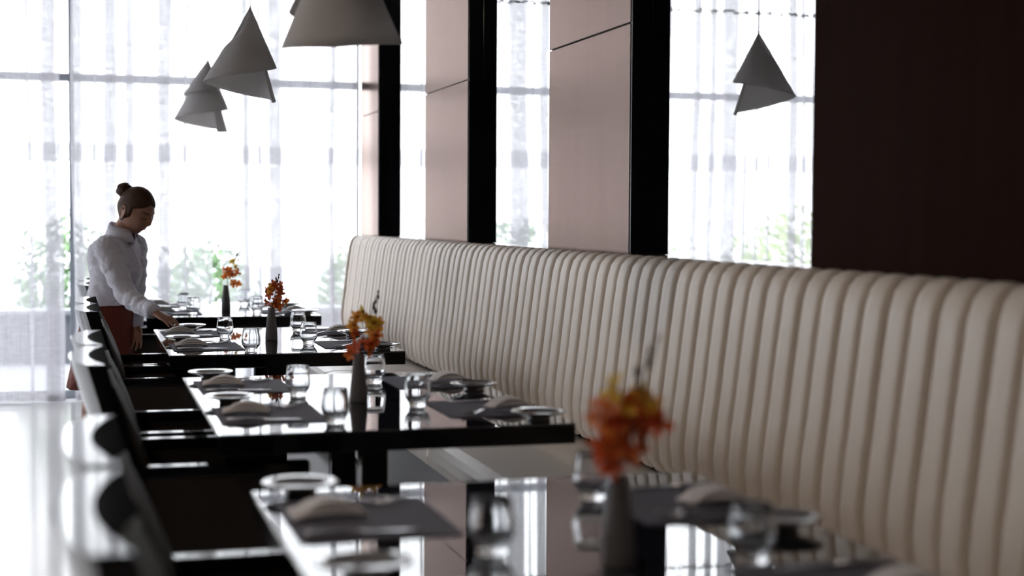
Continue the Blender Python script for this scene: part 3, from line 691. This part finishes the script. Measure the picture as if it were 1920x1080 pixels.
for s in (1, -1):
    hp = pelv+sdir*0.08*s; kn = V(0.115, 8.13, 0.46)+sdir*0.075*s; an = V(0.05, 8.17, 0.09)+sdir*0.07*s
    bd.tube([hp, (hp+kn)/2, kn, kn*0.6+an*0.4+Vector((-0.012, 0, 0)), an], [0.085, 0.072, 0.052, 0.052, 0.032], 18, True)
    bd.tube([an+Vector((0, 0, -0.03)), an+fdir*0.06+Vector((0, 0, -0.055)), an+fdir*0.15+Vector((0, 0, -0.07))], [0.034, 0.032, 0.022], 12, True)
def hand(b, w, hdir, hup, thumb_side, curl, sc=1.0):
    # w wrist, hdir along the hand, hup back of the hand
    sd = hdir.cross(hup).normalized()*thumb_side; hup = hup.normalized()
    pc = w+hdir*0.085*sc
    rings = []
    for t, hwid, th in ((0.0, 0.024, 0.018), (0.025, 0.030, 0.018), (0.055, 0.037, 0.016), (0.08, 0.039, 0.014), (0.092, 0.036, 0.011)):
        c = w+hdir*t*sc-hup*0.10*t; rings.append([c+sd*hwid*sc*math.cos(2*PI*j/16)+hup*th*sc*math.sin(2*PI*j/16) for j in range(16)])
    b.loft(rings)
    lens = [0.070, 0.078, 0.072, 0.056]; offs = [0.031, 0.0105, -0.0105, -0.030]
    for k in range(4):
        base_ = w+hdir*(0.078-0.004*abs(k-1))*sc+sd*offs[k]*sc-hup*0.008
        d = (hdir+sd*(0.16-0.11*k)).normalized(); p = base_-hdir*0.01; L = lens[k]*sc; pts = [p, base_+d*0.012]
        a = 0.15; q = pts[-1]
        for seg, cr in ((0.45, curl[k]*0.5), (0.30, curl[k]), (0.25, curl[k]*0.8)):
            a += cr; dd = d*math.cos(a)-hup*math.sin(a); q = q+dd*L*seg; pts.append(q)
        b.tube(pts, [0.0085*sc, 0.0088*sc, 0.0080*sc, 0.0072*sc, 0.0058*sc], 10, True)
    q = w+hdir*0.022*sc+sd*0.020*sc-hup*0.006; d = (hdir*0.72+sd*0.62-hup*0.25).normalized()
    p1 = q+d*0.034*sc; d2 = (hdir*0.9+sd*0.12-hup*0.35).normalized(); p2 = p1+d2*0.028*sc; p3 = p2+(d2-hup*0.3).normalized()*0.022*sc
    b.tube([q, p1, p2, p3], [0.013*sc, 0.0105*sc, 0.009*sc, 0.0068*sc], 10, True)
wrR = wrR+Vector((0, 0, 0.008))
hdR = (V(0.405, 7.655, 0.818)-wrR).normalized()
hand(bd, wrR, hdR, Vector((0.15, -0.35, 0.92)), -1, [0.30, 0.22, 0.20, 0.20], 0.92)
hand(bd, wrL, Vector((0.05, -0.15, -1)).normalized(), Vector((0.5, 0.75, -0.05)), 1, [0.25, 0.3, 0.35, 0.4], 0.9)
body = remeshed('body', bd, 0.0042, 'skin', per, 2)
# hair: a cap over the skull behind the hairline, plus bun
def hair_fn(az, el):
    p = head_r(az, el); line = 0.62-0.50*(abs(az)/PI)*2.0
    if abs(az) > 1.2: line = 0.62-0.76-(abs(az)-1.2)*0.62
    mask = 1/(1+math.exp(-(el-line)/0.05)); f = 0.93+(1.075-0.93)*mask
    return p*f+Vector((0, 0, 0))
hb = MB(); head_grid(hb, hair_fn, 72, 56)
hr = hb.build('hair', 'hair', per, True)
bc = hw(Vector((-0.098, 0.0, 0.070)))
bc = V(0.206, 8.05, 1.458)
bb = MB()
rings = []
for i in range(1, 14):
    el = -PI/2+PI*i/14; rings.append([bc+Vector((0.042*math.cos(el)*math.cos(a), 0.042*math.cos(el)*math.sin(a), 0.040*math.sin(el)))*(1+0.07*math.sin(3*a+6*el)) for a in [2*PI*j/24 for j in range(24)]])
bb.loft(rings)
bn = bb.build('bun', 'hair', hr, True)
band = [bc.lerp(HCN, 0.38)+Vector((0.022*math.cos(a), 0.030*math.sin(a), 0.012*math.cos(a))) for a in [2*PI*j/12 for j in range(13)]]
MB().tube(band, 0.006, 6).build('hair_tie', 'cord', hr, True)
for s in (1, -1):
    br = [hw(head_r(s*a, 0.20+0.05*math.sin((a-0.15)*5))*1.015) for a in (0.15, 0.25, 0.36, 0.48, 0.58)]
    MB().tube(br, [0.002, 0.003, 0.003, 0.0025, 0.001], 6).build('eyebrow', 'brow', body, True)
    ls = [hw(head_r(s*a, -0.005-0.03*math.sin((a-0.2)*9.0))*1.02) for a in (0.20, 0.28, 0.36, 0.44, 0.54)]
    MB().tube(ls, [0.001, 0.002, 0.0022, 0.002, 0.001], 6).build('eyelash', 'brow', body, True)
    MB().tube([hw(Vector((0.0, 0.080*s, -0.036))), hw(Vector((0.0, 0.080*s, -0.040)))], 0.003, 8, True).build('earring', 'steel', body, True)
mth = [hw(head_r(a, -0.545+0.05*abs(a))*1.018) for a in (-0.24, -0.12, 0, 0.12, 0.24)]
MB().tube(mth, [0.001, 0.003, 0.0042, 0.003, 0.001], 8).build('lips', 'lips', body, True)
# shirt
sb = MB()
ch2 = V(0.165, 8.055, 1.10)
sb.loft([ering(V(0.178, 8.06, 1.235), 0.060, 0.075, fdir, sdir), ering(V(0.165, 8.06, 1.205), 0.080, 0.125, fdir, sdir), ering(V(0.152, 8.06, 1.165), 0.100, 0.168, fdir, sdir), ering(V(0.155, 8.06, 1.10), 0.122, 0.165, fdir, sdir),
         ering(V(0.165, 8.06, 1.04), 0.135, 0.150, fdir, sdir), ering(V(0.155, 8.07, 0.98), 0.118, 0.140, fdir, sdir), ering(V(0.138, 8.08, 0.92), 0.112, 0.140, fdir, sdir), ering(V(0.130, 8.09, 0.875), 0.122, 0.155, fdir, sdir), ering(V(0.128, 8.09, 0.862), 0.120, 0.153, fdir, sdir)])
for s, cz in ((1, 0), (-1, 0)):     # bust
    c = V(0.225, 8.03, 1.075)+sdir*0.062*s
    sb.tube([c-fdir*0.03, c+fdir*0.012], [0.060, 0.050], 16, True)
def sleeve(b, sh, el, wr):
    pts = []; rad = []
    n1, n2 = 12, 12
    d1 = (el-sh); d2 = (wr-el)
    sag = Vector((0, 0, -0.012))
    for i in range(n1):
        t = i/n1; pts.append(sh+d1*t); rad.append(0.064-0.010*t+0.004*math.sin(t*21)*(t > 0.3))
    for i in range(n2+1):
        t = i/n2; w_ = 0.054-0.014*t+0.004*math.sin(t*24+1)*(t < 0.8); pts.append(el+d2*t*0.93+sag*math.sin(PI*t)); rad.append(w_)
    b.tube(pts, rad, 20, True)
sleeve(sb, shR+Vector((0.012, 0.012, -0.006)), elR, wrR); sleeve(sb, shL, elL, wrL)
shirt = remeshed('shirt', sb, 0.006, 'shirt', per, 3)
# creases in the cloth
import mathutils.noise as mn
for v in shirt.data.vertices:
    p = v.co; q = Vector((p.x*9+p.z*14, p.y*9, p.z*9-p.x*12)); f = mn.noise(q*1.3)*0.5+mn.noise(q*3.1)*0.25
    v.co = p+v.normal*(0.012*(-abs(f)*1.6+0.25))
for (wr, el, sc) in ((wrR, elR, 1.0), (wrL, elL, 1.0)):
    d = (wr-el).normalized(); a = wr-d*0.050; MB().tube([a, a+d*0.030, a+d*0.056], [0.0405, 0.0395, 0.0385], 22).build('cuff', 'shirt', shirt, True)
# collar: two folded wings standing round the neck, open at the front
nb = V(0.197, 8.047, 1.250)
for s in (1, -1):
    inner = []; mid = []; outer = []
    for i in range(13):
        t = i/12; a = PI*(1-0.90*t)
        dv = fdir*math.cos(a)+sdir*math.sin(a)*s
        top = nb+dv*0.064+Vector((0, 0, 0.042-0.045*t)); fold = nb+dv*0.069+Vector((0, 0, 0.046-0.045*t)); low = nb+dv*(0.084+0.012*t)+Vector((0, 0, -0.002-0.052*t-0.012*(t > 0.8)))
        base_ = nb+dv*0.060+Vector((0, 0, -0.005-0.045*t)); inner.append([base_, top, fold, low, low-dv*0.004, fold-dv*0.003+Vector((0, 0, -0.006)), base_+dv*0.003])
    MB().loft(inner).build('collar', 'shirt', shirt, True)
for i in range(6):
    zc = 1.165-0.052*i; ctr = V(0.16, 8.06, zc); ext = [0.105, 0.128, 0.148, 0.145, 0.128, 0.118][i]
    c = ctr+fdir*ext
    MB().tube([c-fdir*0.002, c+fdir*0.003], 0.0055, 10, True).build('button', 'button', shirt, True)
pl = []
for i in range(12):
    t = i/11; zc = 1.185-0.31*t; ext = 0.098+0.05*math.sin(PI*min(1, t*1.15))+0.015*t; c = V(0.158, 8.06, zc)+fdir*ext
    pl.append([c-sdir*0.014-fdir*0.006, c-sdir*0.014+fdir*0.0, c+sdir*0.014+fdir*0.0, c+sdir*0.014-fdir*0.006])
MB().loft(pl).build('placket', 'shirt', shirt, True)
# skirt
sk = []
for (x, y, zz, a, b_) in ((0.128, 8.09, 0.885, 0.106, 0.138), (0.125, 8.10, 0.84, 0.114, 0.150), (0.118, 8.11, 0.77, 0.122, 0.165), (0.105, 8.11, 0.68, 0.128, 0.170), (0.092, 8.12, 0.58, 0.140, 0.175), (0.082, 8.13, 0.48, 0.155, 0.180), (0.078, 8.13, 0.425, 0.164, 0.184)):
    sk.append([V(x, y, zz)+(fdir*a*math.cos(t)+sdir*b_*math.sin(t))*(1+0.035*math.sin(7*t+zz*3)*(0.95-zz)*2) for t in [2*PI*j/56 for j in range(56)]])
skm = MB().loft(sk, cap=False).build('skirt', 'skirt', per, True)
so = skm.modifiers.new('thick', 'SOLIDIFY'); so.thickness = 0.003
for s in (1, -1):
    an = V(0.05, 8.17, 0.09)+sdir*0.07*s
    MB().tube([an+Vector((-0.02, 0.01, -0.052)), an+fdir*0.05+Vector((0, 0, -0.056)), an+fdir*0.12+Vector((0, 0, -0.061)), an+fdir*0.165+Vector((0, 0, -0.065))], [0.034, 0.033, 0.031, 0.022], 14, True).build('shoe', 'shoe', per, True)

# ------------------------------------------------------------ outdoors
tg = MB().box(-20, 22, 11.41, 40, -0.12, -0.02).box(-20, -6.56, -4, 11.41, -0.12, -0.02).build('terrace_ground', 'paving'); tag(tg, 'paved terrace outside the windows', kind='structure')
# -0.12, -0.02, 'paving'); tag(tg, 'pale paved terrace outside the windows', kind='structure')
pw = empty('planter_wall', (0, 14.2, 0), label='low grey planter wall outside behind the curtains', cat='planter')
bevel(box('wall_block', -9, 14, -0.10, 0.10, -0.02, 0.42, 'planter', pw), 0.01); bevel(box('coping', -9.05, 14.05, -0.15, 0.15, 0.42, 0.47, 'paving', pw), 0.01)
def bush_mesh(seed, m, n=900, R=(0.55, 0.4, 0.5)):
    rnd = random.Random(seed); vs = []; fs = []
    for i in range(n):
        a = rnd.uniform(0, 2*PI); e = math.asin(rnd.uniform(-0.6, 1)); q = rnd.uniform(0.6, 1.05)
        c = Vector((R[0]*q*math.cos(e)*math.cos(a), R[1]*q*math.cos(e)*math.sin(a), R[2]*q*math.sin(e)))*(1+0.18*math.sin(5*a+seed)*math.cos(4*e))
        n_ = Vector((rnd.gauss(0, 1), rnd.gauss(0, 1), rnd.gauss(0, 1))).normalized(); t1 = n_.orthogonal().normalized(); t2 = n_.cross(t1); s = rnd.uniform(0.03, 0.06)
        k = len(vs); vs += [c-t1*s, c+t2*s*0.45, c+t1*s, c-t2*s*0.45]; fs.append((k, k+1, k+2, k+3))
    me = me_from('foliage', vs, fs); me.materials.append(M[m]); return me
bms = [bush_mesh(1, 'leaf_dark'), bush_mesh(2, 'leaf_light'), bush_mesh(3, 'leaf_dark', 900, (0.4, 0.35, 0.65))]
stm = MB()
for a in range(4): stm.tube([(0, 0, -0.45), (0.05*math.cos(a*1.6), 0.05*math.sin(a*1.6), -0.15), (0.2*math.cos(a*1.6), 0.2*math.sin(a*1.6), 0.15)], [0.02, 0.016, 0.008], 6)
stm = stm.me('stems'); stm.materials.append(M['bark'])
rb = random.Random(9)
x = -1.6; i = 0
while x < 9.5:
    yb = 15.2+rb.uniform(-0.1, 0.3); k = rb.choice([0, 1, 1, 2]); s = rb.uniform(0.9, 1.2)*(1.25 if x > 3.2 else 1.0)
    r = empty('shrub', (x, yb, 0.45*s), rb.uniform(0, 6), 'leafy green shrub in the outdoor planter, blurred behind the sheer curtains', 'shrub', 'shrubs in the outdoor planter'); r.scale = (s, s, s)
    for nm, me in (('foliage', bms[k]), ('stems', stm)):
        o = bpy.data.objects.new(nm, me); C.objects.link(o); o.parent = r
    x += rb.uniform(1.2, 1.5)*(1.25 if x > 2.5 else 1.0); i += 1
pg = empty('pergola', (3.0, 19.5, 0), label='pale slender pergola outside, its beam faint behind the curtains', cat='pergola')
bevel(box('beam', -12, 12, -0.1, 0.1, 2.0, 2.22, 'outer_wall', pg), 0.01)
for px in (-9, -5.4, -1.6, 2.2, 6, 9.8): bevel(box('post', px-0.06, px+0.06, -0.06, 0.06, -0.02, 2.0, 'outer_wall', pg), 0.01)

# ------------------------------------------------------------ warm ceiling fill lamps, added out of view to light the near banquette
for i, (x, y) in enumerate(WARM_FILL):
    r = empty('fill_lamp', (x, y, CEIL), 0, 'added unseen ceiling fill lamp over '+('the floor behind the chairs, rearmost', 'the chairs of the front table', 'the chairs before the waitress', 'the banquette behind the viewpoint')[i], 'lamp', 'added ceiling fill lamps')
    MB().lathe([(0.075, -0.012), (0.10, -0.012), (0.10, 0.0)], 24, cap=False).build('trim_ring', 'alu', r)
    MB().lathe([(0.074, -0.012), (0.074, -0.004)], 24).build('diffuser', 'fill_lamp_glow', r)
    l = bpy.data.lights.new('fill_light', 'AREA'); l.shape = 'DISK'; l.size = 0.15; l.energy = 17; l.color = (1.0, 0.84, 0.68)
    o = bpy.data.objects.new('fill_light', l); o.parent = r; o.location = (0, 0, -0.02); C.objects.link(o)
